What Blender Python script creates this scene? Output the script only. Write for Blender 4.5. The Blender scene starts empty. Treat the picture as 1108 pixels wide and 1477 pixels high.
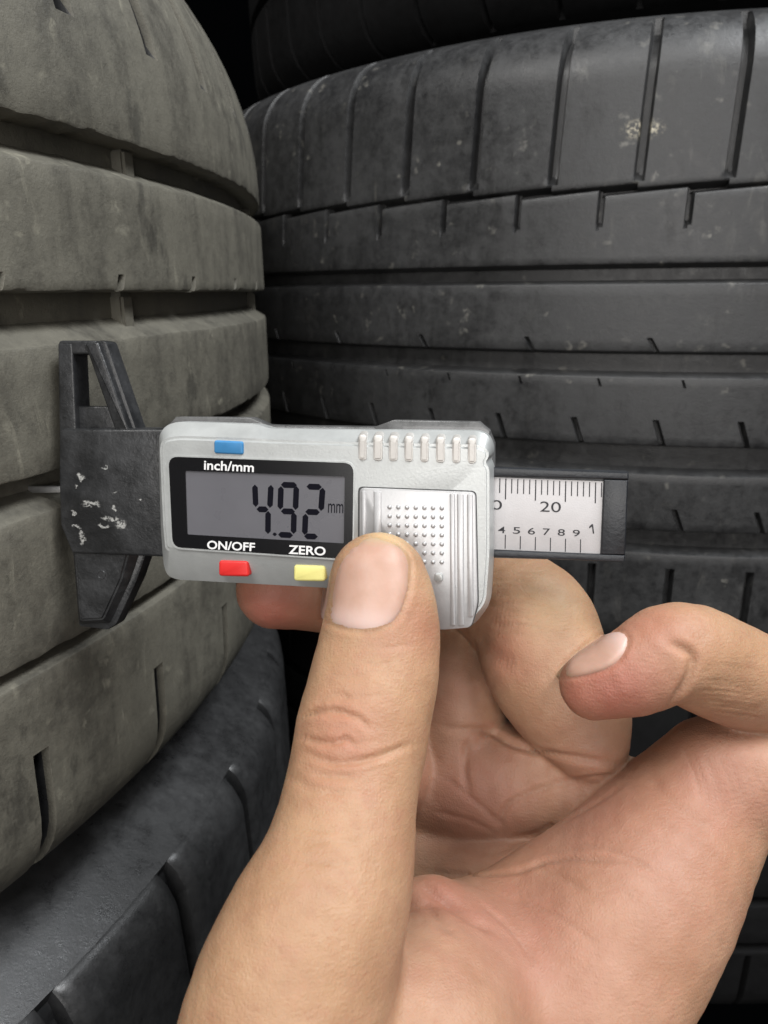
import bpy, bmesh, math, random
import numpy as np
from mathutils import Matrix, Vector
from mathutils.bvhtree import BVHTree

random.seed(7); rng = np.random.default_rng(7)
SC = bpy.context.scene
COL = SC.collection
MM = 0.001
F, CX, CY = 1110.0, 554.0, 738.5          # focal length and centre of the photograph, in its pixels
PITCH, ROLL = 0.2816, -0.008
EYE = Vector((0, 0, 1.0))

# ------------------------------------------------------------------ camera
cp, sp, cr, sr = math.cos(PITCH), math.sin(PITCH), math.cos(ROLL), math.sin(ROLL)
RIGHT = Vector((cr, sr * sp, sr * cp)); UP = Vector((-sr, cr * sp, cr * cp)); FWD = Vector((0, cp, -sp))
CAMW = Matrix(((RIGHT.x, UP.x, -FWD.x, EYE.x), (RIGHT.y, UP.y, -FWD.y, EYE.y), (RIGHT.z, UP.z, -FWD.z, EYE.z), (0, 0, 0, 1)))
cam = bpy.data.cameras.new('camera'); camo = bpy.data.objects.new('camera', cam); COL.objects.link(camo)
camo.matrix_world = CAMW
cam.sensor_fit = 'HORIZONTAL'; cam.sensor_width = 36; cam.lens = 36 * F / 1108
cam.clip_start = 0.005; cam.clip_end = 50
cam.dof.use_dof = True; cam.dof.focus_distance = 0.14; cam.dof.aperture_fstop = 52
SC.camera = camo

# ------------------------------------------------------------------ light
w = bpy.data.worlds.new('World'); SC.world = w; w.use_nodes = True
w.node_tree.nodes['Background'].inputs[0].default_value = (0.75, 0.85, 1.0, 1)
w.node_tree.nodes['Background'].inputs[1].default_value = 0.001
def area(name, loc, target, size, power, color):
    l = bpy.data.lights.new(name, 'AREA'); l.shape = 'RECTANGLE'; l.size = size[0]; l.size_y = size[1]
    l.energy = power; l.color = color
    o = bpy.data.objects.new(name, l); COL.objects.link(o)
    o.location = Vector(loc) + EYE
    o.rotation_euler = (Vector(target) - Vector(loc)).to_track_quat('-Z', 'Y').to_euler()
    return o
area('ceiling_lamp', (-0.40, -0.55, 1.05), (0.0, 0.15, 0.0), (0.7, 0.4), 13, (1.0, 0.985, 0.96))
area('ceiling_lamp_right', (0.65, -0.25, 1.15), (-0.05, 0.2, 0.0), (0.8, 0.4), 20, (0.98, 0.99, 1.0))
area('ceiling_lamp_above', (0.70, 0.20, 1.20), (0.15, 0.3, 0.0), (0.9, 0.3), 12, (0.93, 0.97, 1.0))
area('fill_lamp_behind', (-0.1, -1.3, 0.22), (0.0, 0.2, -0.05), (1.2, 0.7), 14, (1.0, 0.97, 0.94))  # added fill at eye height behind the camera, lifts palm and fingers
SC.view_settings.view_transform = 'Standard'; SC.view_settings.look = 'None'
SC.view_settings.exposure = 0.0; SC.view_settings.gamma = 1.0
SC.view_settings.use_curve_mapping = False
SC.cycles.max_bounces = 5; SC.cycles.diffuse_bounces = 3; SC.cycles.glossy_bounces = 2; SC.cycles.use_denoising = True

# ------------------------------------------------------------------ helpers
def cpt(px, py, d):
    """pixel + depth (mm) -> camera-space point in mm"""
    return Vector(((px - CX) / F * d, -(py - CY) / F * d, -d))

def tag(o, label=None, cat=None, group=None, kind=None):
    if label: o['label'] = label
    if cat: o['category'] = cat
    if group: o['group'] = group
    if kind: o['kind'] = kind
    return o

def link(name, me, mat=None, parent=None):
    o = bpy.data.objects.new(name, me); COL.objects.link(o)
    if mat is not None and me is not None and not me.materials: me.materials.append(mat)
    if parent is not None: o.parent = parent
    return o

def smooth(me, ang=35):
    me.polygons.foreach_set('use_smooth', [True] * len(me.polygons))
    me.set_sharp_from_angle(angle=math.radians(ang))
    me.update()

# ------------------------------------------------------------------ materials
class NT:
    def __init__(s, name):
        s.m = bpy.data.materials.new(name); s.m.use_nodes = True
        s.t = s.m.node_tree; s.b = s.t.nodes['Principled BSDF']
    def n(s, typ, **kw):
        nd = s.t.nodes.new(typ)
        for k, v in kw.items():
            if k in nd.inputs: nd.inputs[k].default_value = v
            else: setattr(nd, k, v)
        return nd
    def l(s, a, b): s.t.links.new(a, b)
    def math(s, op, a, b=None, clamp=False):
        nd = s.t.nodes.new('ShaderNodeMath'); nd.operation = op; nd.use_clamp = clamp
        for i, x in enumerate((a, b)):
            if x is None: continue
            if isinstance(x, (int, float)): nd.inputs[i].default_value = x
            else: s.l(x, nd.inputs[i])
        return nd.outputs[0]
    def mix(s, f, a, b):
        nd = s.t.nodes.new('ShaderNodeMix'); nd.data_type = 'RGBA'
        for i, x in ((0, f), (6, a), (7, b)):
            if isinstance(x, (int, float)): nd.inputs[i].default_value = x
            elif isinstance(x, tuple): nd.inputs[i].default_value = (*x, 1) if len(x) == 3 else x
            else: s.l(x, nd.inputs[i])
        return nd.outputs[2]
    def ramp(s, x, lo, hi):
        nd = s.t.nodes.new('ShaderNodeMapRange'); nd.interpolation_type = 'SMOOTHSTEP'
        s.l(x, nd.inputs[0]); nd.inputs[1].default_value = lo; nd.inputs[2].default_value = hi
        return nd.outputs[0]
    def noise(s, vec, scale, detail=4, rough=0.6, dist=0.0):
        nd = s.n('ShaderNodeTexNoise', Scale=scale, Detail=detail, Roughness=rough, Distortion=dist)
        s.l(vec, nd.inputs['Vector']); return nd.outputs[0]
    def mapped(s, vec, scale):
        nd = s.t.nodes.new('ShaderNodeMapping'); nd.inputs['Scale'].default_value = scale
        s.l(vec, nd.inputs[0]); return nd.outputs[0]
    def bump(s, h, strength, dist, prev=None):
        nd = s.n('ShaderNodeBump', Strength=strength, Distance=dist); s.l(h, nd.inputs['Height'])
        if prev is not None: s.l(prev, nd.inputs['Normal'])
        return nd.outputs[0]
    def pos(s): return s.n('ShaderNodeNewGeometry').outputs['Position']
    def obj(s): return s.n('ShaderNodeTexCoord').outputs['Object']

def rubber(name, dark, dust, amount, spots=0.0, spot_col=(0.25, 0.24, 0.2), rough=0.62, streak=0.0, bump=0.5, spec=0.4, scuff=0.0, mark=None):
    M = NT(name); p = M.pos()
    big = M.noise(p, 14, 5, 0.65, 0.4)
    fine = M.noise(p, 190, 8, 0.8)
    st = M.noise(M.mapped(p, (60, 60, 9)), 1.0, 5, 0.65)
    f = M.math('ADD', M.math('MULTIPLY', big, 0.33), M.math('ADD', M.math('MULTIPLY', fine, 0.47), M.math('MULTIPLY', st, 0.2)))
    if streak: f = M.math('ADD', f, M.math('MULTIPLY', M.math('SUBTRACT', st, 0.5), streak))
    f = M.ramp(f, 0.50 - 0.28 * amount, 0.78 - 0.28 * amount)
    c = M.mix(f, dark, dust)
    if spots:
        v = M.n('ShaderNodeTexVoronoi', Scale=190.0, Randomness=1.0)
        wv = M.n('ShaderNodeVectorMath', operation='ADD')
        nz = M.n('ShaderNodeTexNoise', Scale=160.0, Detail=4.0)
        M.l(p, nz.inputs['Vector'])
        sc = M.n('ShaderNodeVectorMath', operation='SCALE', Scale=0.012); M.l(nz.outputs['Color'], sc.inputs[0])
        M.l(p, wv.inputs[0]); M.l(sc.outputs[0], wv.inputs[1]); M.l(wv.outputs[0], v.inputs['Vector'])
        sepc = M.n('ShaderNodeSeparateColor')
        M.l(v.outputs['Color'], sepc.inputs[0])
        pick = M.ramp(sepc.outputs[0], 0.62, 0.95)
        blob = M.ramp(v.outputs['Distance'], 0.42, 0.12)
        clus = M.ramp(M.noise(p, 22, 3), 0.45, 0.62)
        s = M.math('MULTIPLY', M.math('MULTIPLY', pick, blob), M.math('MULTIPLY', clus, spots))
        s = M.math('MULTIPLY', s, M.ramp(M.noise(p, 420, 4), 0.3, 0.6))
        c = M.mix(s, c, spot_col)
    if scuff:
        sc1 = M.ramp(M.noise(M.mapped(p, (150, 150, 42)), 1.0, 6, 0.7, 0.6), 0.56, 0.74)
        sc2 = M.ramp(M.noise(p, 34, 3), 0.42, 0.62)
        c = M.mix(M.math('MULTIPLY', M.math('MULTIPLY', sc1, sc2), scuff), c, spot_col)
        dk = M.math('MULTIPLY', M.ramp(M.noise(M.mapped(p, (60, 60, 28)), 1.0, 5, 0.7), 0.58, 0.68), 0.6)
        c = M.mix(dk, c, tuple(x * .55 for x in dark))
    if mark:      # one chalky scuff
        sb = M.n('ShaderNodeVectorMath', operation='SUBTRACT'); M.l(p, sb.inputs[0]); sb.inputs[1].default_value = mark
        ln = M.n('ShaderNodeVectorMath', operation='LENGTH'); M.l(M.mapped(sb.outputs[0], (.55, 1, 1.2)), ln.inputs[0])
        mk = M.math('MULTIPLY', M.ramp(ln.outputs['Value'], 0.0058, 0.0015), M.ramp(M.noise(p, 650, 5, .75), .46, .60))
        c = M.mix(mk, c, (0.55, 0.50, 0.38))
    M.l(c, M.b.inputs['Base Color'])
    r = M.math('ADD', M.math('MULTIPLY', f, 0.22), rough - 0.06)
    r = M.math('ADD', r, M.math('MULTIPLY', M.math('SUBTRACT', fine, 0.5), 0.25)); M.l(r, M.b.inputs['Roughness'])
    M.b.inputs['Specular IOR Level'].default_value = spec
    b1 = M.bump(M.noise(p, 1300, 5, 0.75), bump * 0.5, 0.0003)
    b2 = M.bump(M.noise(p, 330, 6, 0.75), bump * 0.35, 0.0008, b1)
    M.l(b2, M.b.inputs['Normal'])
    return M.m

M_LEFT = rubber('dusty_worn_rubber', (0.060, 0.0565, 0.0475), (0.128, 0.1205, 0.096), 0.66, 0.7, (0.27, 0.255, 0.20), 0.52, 0.25, 0.8, 0.45, 0.9)
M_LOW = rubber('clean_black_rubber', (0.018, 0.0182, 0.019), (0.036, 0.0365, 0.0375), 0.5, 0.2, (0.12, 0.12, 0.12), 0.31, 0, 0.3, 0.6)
M_RIGHT = rubber('grey_black_rubber', (0.014, 0.0142, 0.0150), (0.041, 0.0415, 0.0425), 0.55, 1.0, (0.15, 0.145, 0.13), 0.38, 0.05, 0.5, 0.5, 0.35, (0.0984, 0.3194, 1.0577))
M_DARK = rubber('shade_black_rubber', (0.004, 0.004, 0.0042), (0.009, 0.009, 0.0095), 0.5, 0, rough=0.8, spec=0.12)  # deep shade of the upper and lower tyres is put into this colour

def plain(name, col, rough=0.5, metal=0.0, bump=None, spec=0.5, var=0.0, scale=300, coat=0.0):
    M = NT(name); M.b.inputs['Base Color'].default_value = (*col, 1); M.b.inputs['Roughness'].default_value = rough
    M.b.inputs['Metallic'].default_value = metal; M.b.inputs['Specular IOR Level'].default_value = spec
    M.b.inputs['Coat Weight'].default_value = coat
    o = M.obj()
    if var:
        n = M.noise(o, scale * 0.35, 5, 0.65)
        M.l(M.mix(M.ramp(n, 0.3, 0.7), tuple(x * (1 - var) for x in col), tuple(min(1, x * (1 + var * .6)) for x in col)), M.b.inputs['Base Color'])
        M.l(M.math('ADD', M.math('MULTIPLY', n, 0.3), rough - 0.15), M.b.inputs['Roughness'])
    if bump: M.l(M.bump(M.noise(o, scale * 4, 4, 0.6), bump, 0.0002), M.b.inputs['Normal'])
    return M.m

# ------------------------------------------------------------------ tyres
def profile(R, T, crown, rho, turn, bead_r, half):
    """tread-to-bead half profile as dense (s, r, z, nr, nz), s measured along the surface from the centre line"""
    pts = []
    for z in np.linspace(0, T, 40): pts.append((R - crown * (z / T) ** 2, z))
    sl = math.atan2(2 * crown / T, 1)
    r0, z0 = pts[-1]; a0 = sl
    cr_, cz = r0 - rho * math.cos(a0), z0 - rho * math.sin(a0)
    for a in np.linspace(a0, math.radians(turn), 30)[1:]: pts.append((cr_ + rho * math.cos(a), cz + rho * math.sin(a)))
    arc_end = len(pts) - 1
    r1, z1 = pts[-1]
    for t in np.linspace(0, 1, 24)[1:]:
        rr = r1 + (bead_r - r1) * t
        zz = z1 + (half - z1) * math.sin(min(1, t * 2.2) * math.pi / 2) - (half * 0.42) * max(0, t - 0.5) ** 1.6 / 0.5 ** 1.6
        pts.append((rr, zz))
    P = np.array(pts); ds = np.hypot(*np.diff(P, axis=0).T); s = np.concatenate([[0], np.cumsum(ds)])
    return s, P, s[arc_end]

class Tyre:
    def __init__(self, R, T, crown=2.0, rho=30, turn=75, half=None, groove=7.5, low=None):
        self.R, self.T, self.groove = R, T, groove
        self.half = half or T + rho + 6
        self.s, self.P, self.send = profile(R, T, crown, rho, turn, R * 0.64, self.half)
        self.s2, self.P2, self.send2 = profile(R, *low, R * 0.64, self.half) if low else (self.s, self.P, self.send)
    def at(self, s):
        s = np.asarray(s, float); a = np.abs(s); sg = np.where(s < 0, -1, 1)
        f = lambda q, c: np.where(s < 0, np.interp(q, self.s2, self.P2[:, c]), np.interp(q, self.s, self.P[:, c]))
        r, z, r2, z2, r1, z1 = f(a, 0), f(a, 1), f(a + .4, 0), f(a + .4, 1), f(np.abs(a - .4), 0), f(a - .4, 1)
        tr, tz = r2 - r1, z2 - z1; L = np.hypot(tr, tz) + 1e-9
        return r, z * sg, tz / L, -tr / L * sg
    def carcass(self):
        def side(send, ss, sg):
            S = np.concatenate([np.linspace(0.01, send - 3, 30), [send - 1, send + .5], ss[ss > send + 1]])
            r, z, nr, nz = self.at(S * sg); off = np.where(S < send - 2, self.groove, 0.0)
            return r - nr * off, z - nz * off
        ra, za = side(self.send2, self.s2, -1); rb, zb = side(self.send, self.s, 1)
        ro = np.concatenate([ra[::-1], rb[1:]]); zo = np.concatenate([za[::-1], zb[1:]])
        # inner skin
        ri = np.concatenate([ro, (ro - 9)[::-1]]); zi = np.concatenate([zo, zo[::-1] * 0.9])
        ri = np.maximum(ri, self.R * 0.60)
        return ri, zi

def revolve(name, r, z, n, mat, parent):
    a = np.linspace(0, 2 * math.pi, n, endpoint=False); m = len(r)
    V = np.zeros((n, m, 3)); V[..., 0] = np.cos(a)[:, None] * r; V[..., 1] = np.sin(a)[:, None] * r; V[..., 2] = z
    idx = np.arange(n * m).reshape(n, m); nx = np.roll(idx, -1, 0)
    j = (np.arange(m) + 1) % m
    fc = np.stack([idx, nx, nx[:, j], idx[:, j]], -1).reshape(-1, 4)
    me = bpy.data.meshes.new(name); me.from_pydata((V.reshape(-1, 3) * MM).tolist(), [], fc.tolist())
    smooth(me, 40); return link(name, me, mat, parent)

def cell(ty, N, s0, s1, slot=None, sipes=(), step=(0, 0), skew=lambda s: 0 * s, nu=8, nv=10, wall=(1.6, 1.6), soft=0):
    """one pattern cell of a tread row: grid of (angle, across) with slots, sipes, chamfered edges and side walls"""
    da = 2 * math.pi / N; Lc = da * ty.R
    us = set(np.linspace(0, Lc, nu + 1)); vs_extra = []
    if slot:
        wd, dp, fa, fb, fr = slot            # width, depth, from s, to s, fade length
        for e in (wd / 2 * .75, wd / 2, wd / 2 + .5): us |= {e, Lc - e}
        if soft:
            for e in (1.2, 2.2, 3.2, 4.4): us |= {wd / 2 + e, Lc - wd / 2 - e}
        vs_extra += [fa - fr, fa, fb, fb + fr]
    for (uc, wd, dp, fa, fb) in sipes:
        for e in (-wd / 2 - .3, -wd / 2, -wd / 2 * .6, wd / 2 * .6, wd / 2, wd / 2 + .3): us.add(uc * Lc + e)
        vs_extra += [fa - .4, fa, fb, fb + .4]
    us = np.array(sorted(u for u in us if -1e-6 <= u <= Lc + 1e-6))
    us = us[np.concatenate([[True], np.diff(us) > 0.05])]
    vs = np.array(sorted(set(list(np.linspace(s0 + .9, s1 - .9, nv)) + [v for v in vs_extra if s0 + 1 < v < s1 - 1])))
    V = np.concatenate([[s0, s0, s0 + .3], vs, [s1 - .3, s1, s1]])
    EDG = np.concatenate([[ty.groove + 1, .9, .25], 0 * vs, [.25, .9, ty.groove + 1]])
    U, S = np.meshgrid(us, V, indexing='ij')
    t = (S - s0) / (s1 - s0); fu = U / Lc
    S = S + np.concatenate([[-wall[0], 0, 0], 0 * vs, [0, 0, wall[1]]])
    S = S + step[0] * (fu - .5) * (1 - t) + step[1] * (fu - .5) * t
    D = np.broadcast_to(EDG, S.shape).copy(); SD = np.zeros(S.shape)
    if slot:
        wd, dp, fa, fb, fr = slot
        e = np.minimum(U, Lc - U)
        prof_ = np.where(e <= wd / 2 * .75 + 1e-6, 1.0, np.where(e <= wd / 2 + 1e-6, .25, 0))
        ln = np.clip(np.minimum((S - fa + fr) / fr, (fb + fr - S) / fr), 0, 1)
        if soft: D = D + soft * np.clip(1 - (e - wd / 2) / 4.4, 0, 1) ** 2 * ln * (prof_ < .5)
        SD = prof_ * dp * ln ** .6
        D = np.maximum(D, SD)
    for (uc, wd, dp, fa, fb) in sipes:
        m = (np.abs(U - uc * Lc) <= wd / 2 * .6 + 1e-6) & (S >= fa - .05) & (S <= fb + .05)
        D = np.where(m, np.maximum(D, dp), D)
    r, z, nr, nz = ty.at(S)
    r = r - nr * D; z = z - nz * D
    A = U / ty.R + skew(S) / ty.R
    X = np.stack([r * np.cos(A), r * np.sin(A), z], -1)
    n, m = S.shape; idx = np.arange(n * m).reshape(n, m)
    fc = np.stack([idx[:-1, :-1], idx[1:, :-1], idx[1:, 1:], idx[:-1, 1:]], -1).reshape(-1, 4)
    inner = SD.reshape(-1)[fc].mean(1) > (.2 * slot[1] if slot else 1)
    edge = np.zeros(S.shape); edge[:, :3] = -1; edge[:, -3:] = 1
    return X.reshape(-1, 3), fc, inner, edge.reshape(-1)

def row(ty, root, name, N, phase, mat, lift, separate, face, slot_mat=None, rag=0.0, **kw):
    """a tread row: each cell its own part on the side that faces the camera, the rest joined; or one joined rib"""
    X, fc, inner, edge = cell(ty, N, **kw)
    tab = rng.normal(size=(2, 1400)) * rag; tab = tab + np.roll(tab, 1, 1) * .7
    da = 2 * math.pi / N
    X = X.copy()
    def joined(nm, ks, kind=None):
        Vs, Fs = [], []
        for q, k in enumerate(ks):
            a = phase + k * da; c, s = math.cos(a), math.sin(a)
            Y = X.copy(); Y[:, 0] = c * X[:, 0] - s * X[:, 1]; Y[:, 1] = s * X[:, 0] + c * X[:, 1]
            if rag:
                q_ = (np.arctan2(Y[:, 1], Y[:, 0]) / (2 * math.pi) % 1) * 1399
                for e_, row_ in ((-1, 0), (1, 1)):
                    m_ = edge == e_; Y[m_, 2] += np.interp(q_[m_], np.arange(1400), tab[row_])
            Vs.append(Y); Fs.append(fc + q * len(X))
        me = bpy.data.meshes.new(nm); me.from_pydata((np.concatenate(Vs) * MM).tolist(), [], np.concatenate(Fs).tolist())
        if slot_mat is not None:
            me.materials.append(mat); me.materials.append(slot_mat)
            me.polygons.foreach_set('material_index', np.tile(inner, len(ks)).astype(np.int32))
        bm = bmesh.new(); bm.from_mesh(me); bmesh.ops.remove_doubles(bm, verts=bm.verts, dist=2e-5); bm.to_mesh(me); bm.free()
        smooth(me); o = link(nm, me, mat, root); o.location.z = lift * MM
        if kind: o['kind'] = kind
        return o
    if not separate:
        return joined(name, range(N))
    me = bpy.data.meshes.new(name); me.from_pydata((X * MM).tolist(), [], fc.tolist()); smooth(me)
    rest = []
    for k in range(N):
        a = phase + k * da
        d = math.degrees((a + da / 2 - face + math.pi) % (2 * math.pi) - math.pi)
        if abs(d) < 80:
            o = link(name, me, mat, root); o.rotation_euler.z = a; o.location.z = lift * MM
        else: rest.append(k)
    joined(name, rest, 'stuff')

def tyre_root(name, x, y, zc, ty):
    o = bpy.data.objects.new(name, None); COL.objects.link(o)
    o.location = (x * MM, y * MM, zc * MM - ty.half * MM + EYE.z); o.empty_display_size = 0.05
    return o

def wear_bar(root, ty, ang, s, wd, ln, h, mat, lift):
    """raised block across the floor of a groove"""
    bm = bmesh.new(); bmesh.ops.create_cube(bm, size=1)
    bmesh.ops.bevel(bm, geom=bm.edges[:], offset=0.12, segments=2, affect='EDGES')
    r, z, nr, nz = ty.at(np.array(s))
    for v in bm.verts: v.co = Vector((v.co.x * h * 2, v.co.y * ln, v.co.z * wd)) * MM
    me = bpy.data.meshes.new('wear_bar'); bm.to_mesh(me); bm.free(); smooth(me)
    o = link('wear_bar', me, mat, root)
    rr = (float(r) - ty.groove) * MM
    o.location = (rr * math.cos(ang), rr * math.sin(ang), (float(z) + lift) * MM); o.rotation_euler.z = ang
    return o

D2R = math.radians
LC, RC = (-379.4, 277.6), (186.5, 620.8)
faceL = math.atan2(-LC[1], -LC[0]); faceR = math.atan2(-RC[1], -RC[0])

# dusty tyre at the left, the one being measured
tl = Tyre(335, 60, 0.6, 85, 43, 123, 7.2, (88, 1.2, 24, 70))
root = tyre_root('worn_tyre', *LC, -21, tl)
tag(root, 'dusty olive-grey worn tyre on the left, gauge pressed against its tread', 'tyre', 'stacked used tyres')
LIFT = tl.half
revolve('carcass', *(lambda r, z: (r, z + LIFT))(*tl.carcass()), 240, M_LEFT, root)
z0 = 21
row(tl, root, 'shoulder_rib', 65, D2R(-17.8), M_LEFT, LIFT, False, faceL, slot_mat=M_LOW, wall=(.3, 0), s0=32 + z0, s1=tl.send, slot=(4.6, 7, 57 + z0, 130, 3.5), skew=lambda s: -(s - 60) * .06, nu=20, nv=14, rag=.09)  # clean rubber in the slots, its darkness also standing in for shade
row(tl, root, 'tread_rib', 60, D2R(-16.9), M_LEFT, LIFT, False, faceL, s0=0 + z0, s1=24.5 + z0, slot=(1.7, 4, -5 + z0, 2.5 + z0, 1.2), skew=lambda s: (s - z0) * .35, nu=24, nv=6, wall=(.2, 3.6), rag=.09)
row(tl, root, 'tread_rib', 51, D2R(-21), M_LEFT, LIFT, False, faceL, s0=-35.5 + z0, s1=-10 + z0, nu=24, nv=6, wall=(.2, 4.6), rag=.09)
row(tl, root, 'tread_rib', 51, D2R(-19), M_LEFT, LIFT, False, faceL, s0=-73.2 + z0, s1=-43 + z0, nu=24, nv=6, wall=(.2, 3.6), rag=.09)
row(tl, root, 'shoulder_rib', 51, D2R(-23.7 - 7.06 * 3), M_LEFT, LIFT, False, faceL, slot_mat=M_LOW, s0=-tl.send2, s1=-76.5 + z0, slot=(3.2, 7, -140, -95 + z0, 1.2), skew=lambda s: 0 * s, nu=6, nv=14)  # lower slots coloured dark the same way, shade included
for k in range(-4, 8):
    a = D2R(-14.3 + 24 * k)
    wear_bar(root, tl, a, 28.2 + z0, 7.6, 4.5, 3.2, M_LEFT, LIFT)
    wear_bar(root, tl, a - .02, -5 + z0, 10, 4.5, 3.2, M_LEFT, LIFT)
    wear_bar(root, tl, a - .03, -39 + z0, 8, 4.5, 3.2, M_LEFT, LIFT)

# black tyre under it
tb = Tyre(337, 86, 1.5, 15, 62, 118, 7)
root = tyre_root('black_tyre', *LC, -257, tb)
tag(root, 'clean black tyre lowest at the left, under the dusty tyre, shoulder slots showing', 'tyre', 'stacked used tyres')
revolve('carcass', *(lambda r, z: (r, z + tb.half))(*tb.carcass()), 200, M_LOW, root)
row(tb, root, 'shoulder_block', 45, D2R(-24.3), M_LOW, tb.half, True, faceL, s0=48, s1=tb.send, slot=(5.4, 7, 0, tb.send - 9, 12), skew=lambda s: -(s - 80) * .05, nu=8, nv=22, soft=2.0)
for a, b in ((12, 42), (-42, 6), (-tb.send, -48)):
    row(tb, root, 'tread_rib', 45, 0, M_LOW, tb.half, False, faceL, s0=a, s1=b, nu=3, nv=4)

# big grey-black tyre behind on the right
tr = Tyre(315, 113, 3.0, 26, 75, 146, 7.5, (104, 2.5, 26, 75))
zr = -36.6
root = tyre_root('wide_tyre', *RC, zr, tr)
tag(root, 'wide grey-black tyre filling the right background behind the gauge, pale specks on its tread', 'tyre', 'stacked used tyres')
revolve('carcass', *(lambda r, z: (r, z + tr.half))(*tr.carcass()), 240, M_RIGHT, root)
hh = lambda z: z - zr
row(tr, root, 'shoulder_block', 60, D2R(-100.2), M_RIGHT, tr.half, True, faceR, s0=hh(37.6), s1=tr.send, slot=(3.5, 5.5, hh(43), tr.send - 4, 3), step=(1.6, 0), skew=lambda s: (s - hh(40)) * .05, nu=8, nv=18)
row(tr, root, 'tread_block', 60, D2R(-102.6), M_RIGHT, tr.half, True, faceR, s0=hh(8.8), s1=hh(35.6), slot=(2.0, 5, hh(24.5), 200, 1.0), step=(0, 2.2), skew=lambda s: (s - hh(40)) * .03, nu=8, nv=12)
row(tr, root, 'tread_rib', 40, D2R(-104), M_RIGHT, tr.half, False, faceR, s0=hh(-25.2), s1=hh(1.6), slot=(1.4, 4, -200, hh(-20.5), 1.0), skew=lambda s: -(s - hh(-25)) * .6, nu=6, nv=7)
row(tr, root, 'tread_rib', 60, D2R(-103), M_RIGHT, tr.half, False, faceR, s0=hh(-63.5), s1=hh(-35), slot=(1.8, 5, -200, hh(-54), 1.5), skew=lambda s: -(s - hh(-63)) * .35, sipes=((.45, 1.2, 3, hh(-39), hh(-36)),), nu=6, nv=10)
row(tr, root, 'tread_rib', 60, D2R(-101), M_RIGHT, tr.half, False, faceR, s0=hh(-100.4), s1=hh(-75.5), slot=(1.6, 4, -200, hh(-92), 1.5), skew=lambda s: -(s - hh(-100)) * .4, nu=6, nv=8)
row(tr, root, 'shoulder_block', 60, D2R(-101.5), M_RIGHT, tr.half, True, faceR, s0=-tr.send2, s1=hh(-110.7), slot=(2.8, 6, -tr.send2 + 3, hh(-119), 1.5), nu=6, nv=16)

# dark tyres of the same stack, above and below
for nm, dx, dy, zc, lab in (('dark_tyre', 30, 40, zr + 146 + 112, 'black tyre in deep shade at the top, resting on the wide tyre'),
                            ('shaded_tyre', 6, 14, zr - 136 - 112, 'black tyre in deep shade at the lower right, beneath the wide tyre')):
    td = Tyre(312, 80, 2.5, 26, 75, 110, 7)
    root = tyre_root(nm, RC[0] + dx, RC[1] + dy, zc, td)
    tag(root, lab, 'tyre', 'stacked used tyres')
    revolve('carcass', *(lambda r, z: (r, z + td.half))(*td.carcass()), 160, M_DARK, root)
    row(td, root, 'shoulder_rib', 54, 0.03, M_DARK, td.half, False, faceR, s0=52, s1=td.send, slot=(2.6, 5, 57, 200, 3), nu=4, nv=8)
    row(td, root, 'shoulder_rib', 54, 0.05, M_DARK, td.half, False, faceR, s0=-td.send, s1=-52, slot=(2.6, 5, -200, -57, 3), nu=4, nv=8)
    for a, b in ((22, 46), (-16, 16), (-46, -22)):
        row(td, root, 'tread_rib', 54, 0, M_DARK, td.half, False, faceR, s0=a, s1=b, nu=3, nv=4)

# ------------------------------------------------------------------ the gauge
# frame: origin on the beam's front face, U along the beam, V up, N towards the camera (camera space, mm)
GO = cpt(554, 738.5, 144.8)
GV = Vector((0, math.cos(D2R(9)), math.sin(D2R(9))))
GU = Vector((0.976, 0, 0.2165)); GU = (GU - GV * GU.dot(GV)).normalized()
GN = GU.cross(GV)
GM = Matrix(((GU.x, GV.x, GN.x, GO.x * MM), (GU.y, GV.y, GN.y, GO.y * MM), (GU.z, GV.z, GN.z, GO.z * MM), (0, 0, 0, 1)))
def g(px, py, n):
    """where the gauge's plane at height n has the photographed point: (u, v) in mm"""
    d = cpt(px, py, 1.0); t = (GO + GN * n).dot(GN) / d.dot(GN); q = d * t - GO
    return (q.dot(GU), q.dot(GV))

silver = plain('silver_painted_plastic', (0.475, 0.49, 0.485), 0.35, 0.4, 0.15, 0.5, 0.06, 500)
silver2 = plain('brushed_silver_panel', (0.46, 0.46, 0.465), 0.36, 0.4, 0.10, 0.5, 0.06, 500)
ridge_m = plain('worn_silver_ridges', (0.52, 0.50, 0.475), 0.40, 0.3, 0.1, 0.5, 0.10, 700)
back_m = plain('smoky_grey_plastic', (0.11, 0.11, 0.11), 0.28, 0.0, 0.1, 0.5, 0.3, 500, 0.3)
bez_m = plain('gloss_black_bezel', (0.006, 0.006, 0.007), 0.22, 0, None, 0.5)
blk = plain('black_beam_plastic', (0.020, 0.022, 0.026), 0.42, 0, 0.35, 0.5, 0.3, 300)
lcd_m = plain('liquid_crystal_grey', (0.122, 0.121, 0.134), 0.30, 0, None, 0.4, 0.04, 150, 0.4)
seg_m = plain('display_segment_ink', (0.004, 0.004, 0.008), 0.6, spec=0.08)
gap_m = plain('dark_seam', (0.05, 0.05, 0.05), 0.6)
white_m = plain('white_print', (0.78, 0.78, 0.78), 0.5)
ink_m = plain('black_print', (0.012, 0.012, 0.016), 0.5)
plate_m = plain('scale_plate_silver', (0.52, 0.505, 0.51), 0.5, 0.1, 0.2, 0.5, 0.05, 900)
red_m = plain('red_button', (0.70, 0.030, 0.028), 0.42, 0, 0.05, 0.4, 0.06, 300)
yel_m = plain('yellow_button', (0.78, 0.72, 0.26), 0.42, 0, 0.05, 0.4, 0.05, 300)
blu_m = plain('blue_button', (0.040, 0.19, 0.40), 0.45, 0, 0.05, 0.4, 0.12, 400)
rod_m = plain('steel_rod', (0.45, 0.45, 0.45), 0.35, 0.9, None, 0.5, 0.1, 400)

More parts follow.
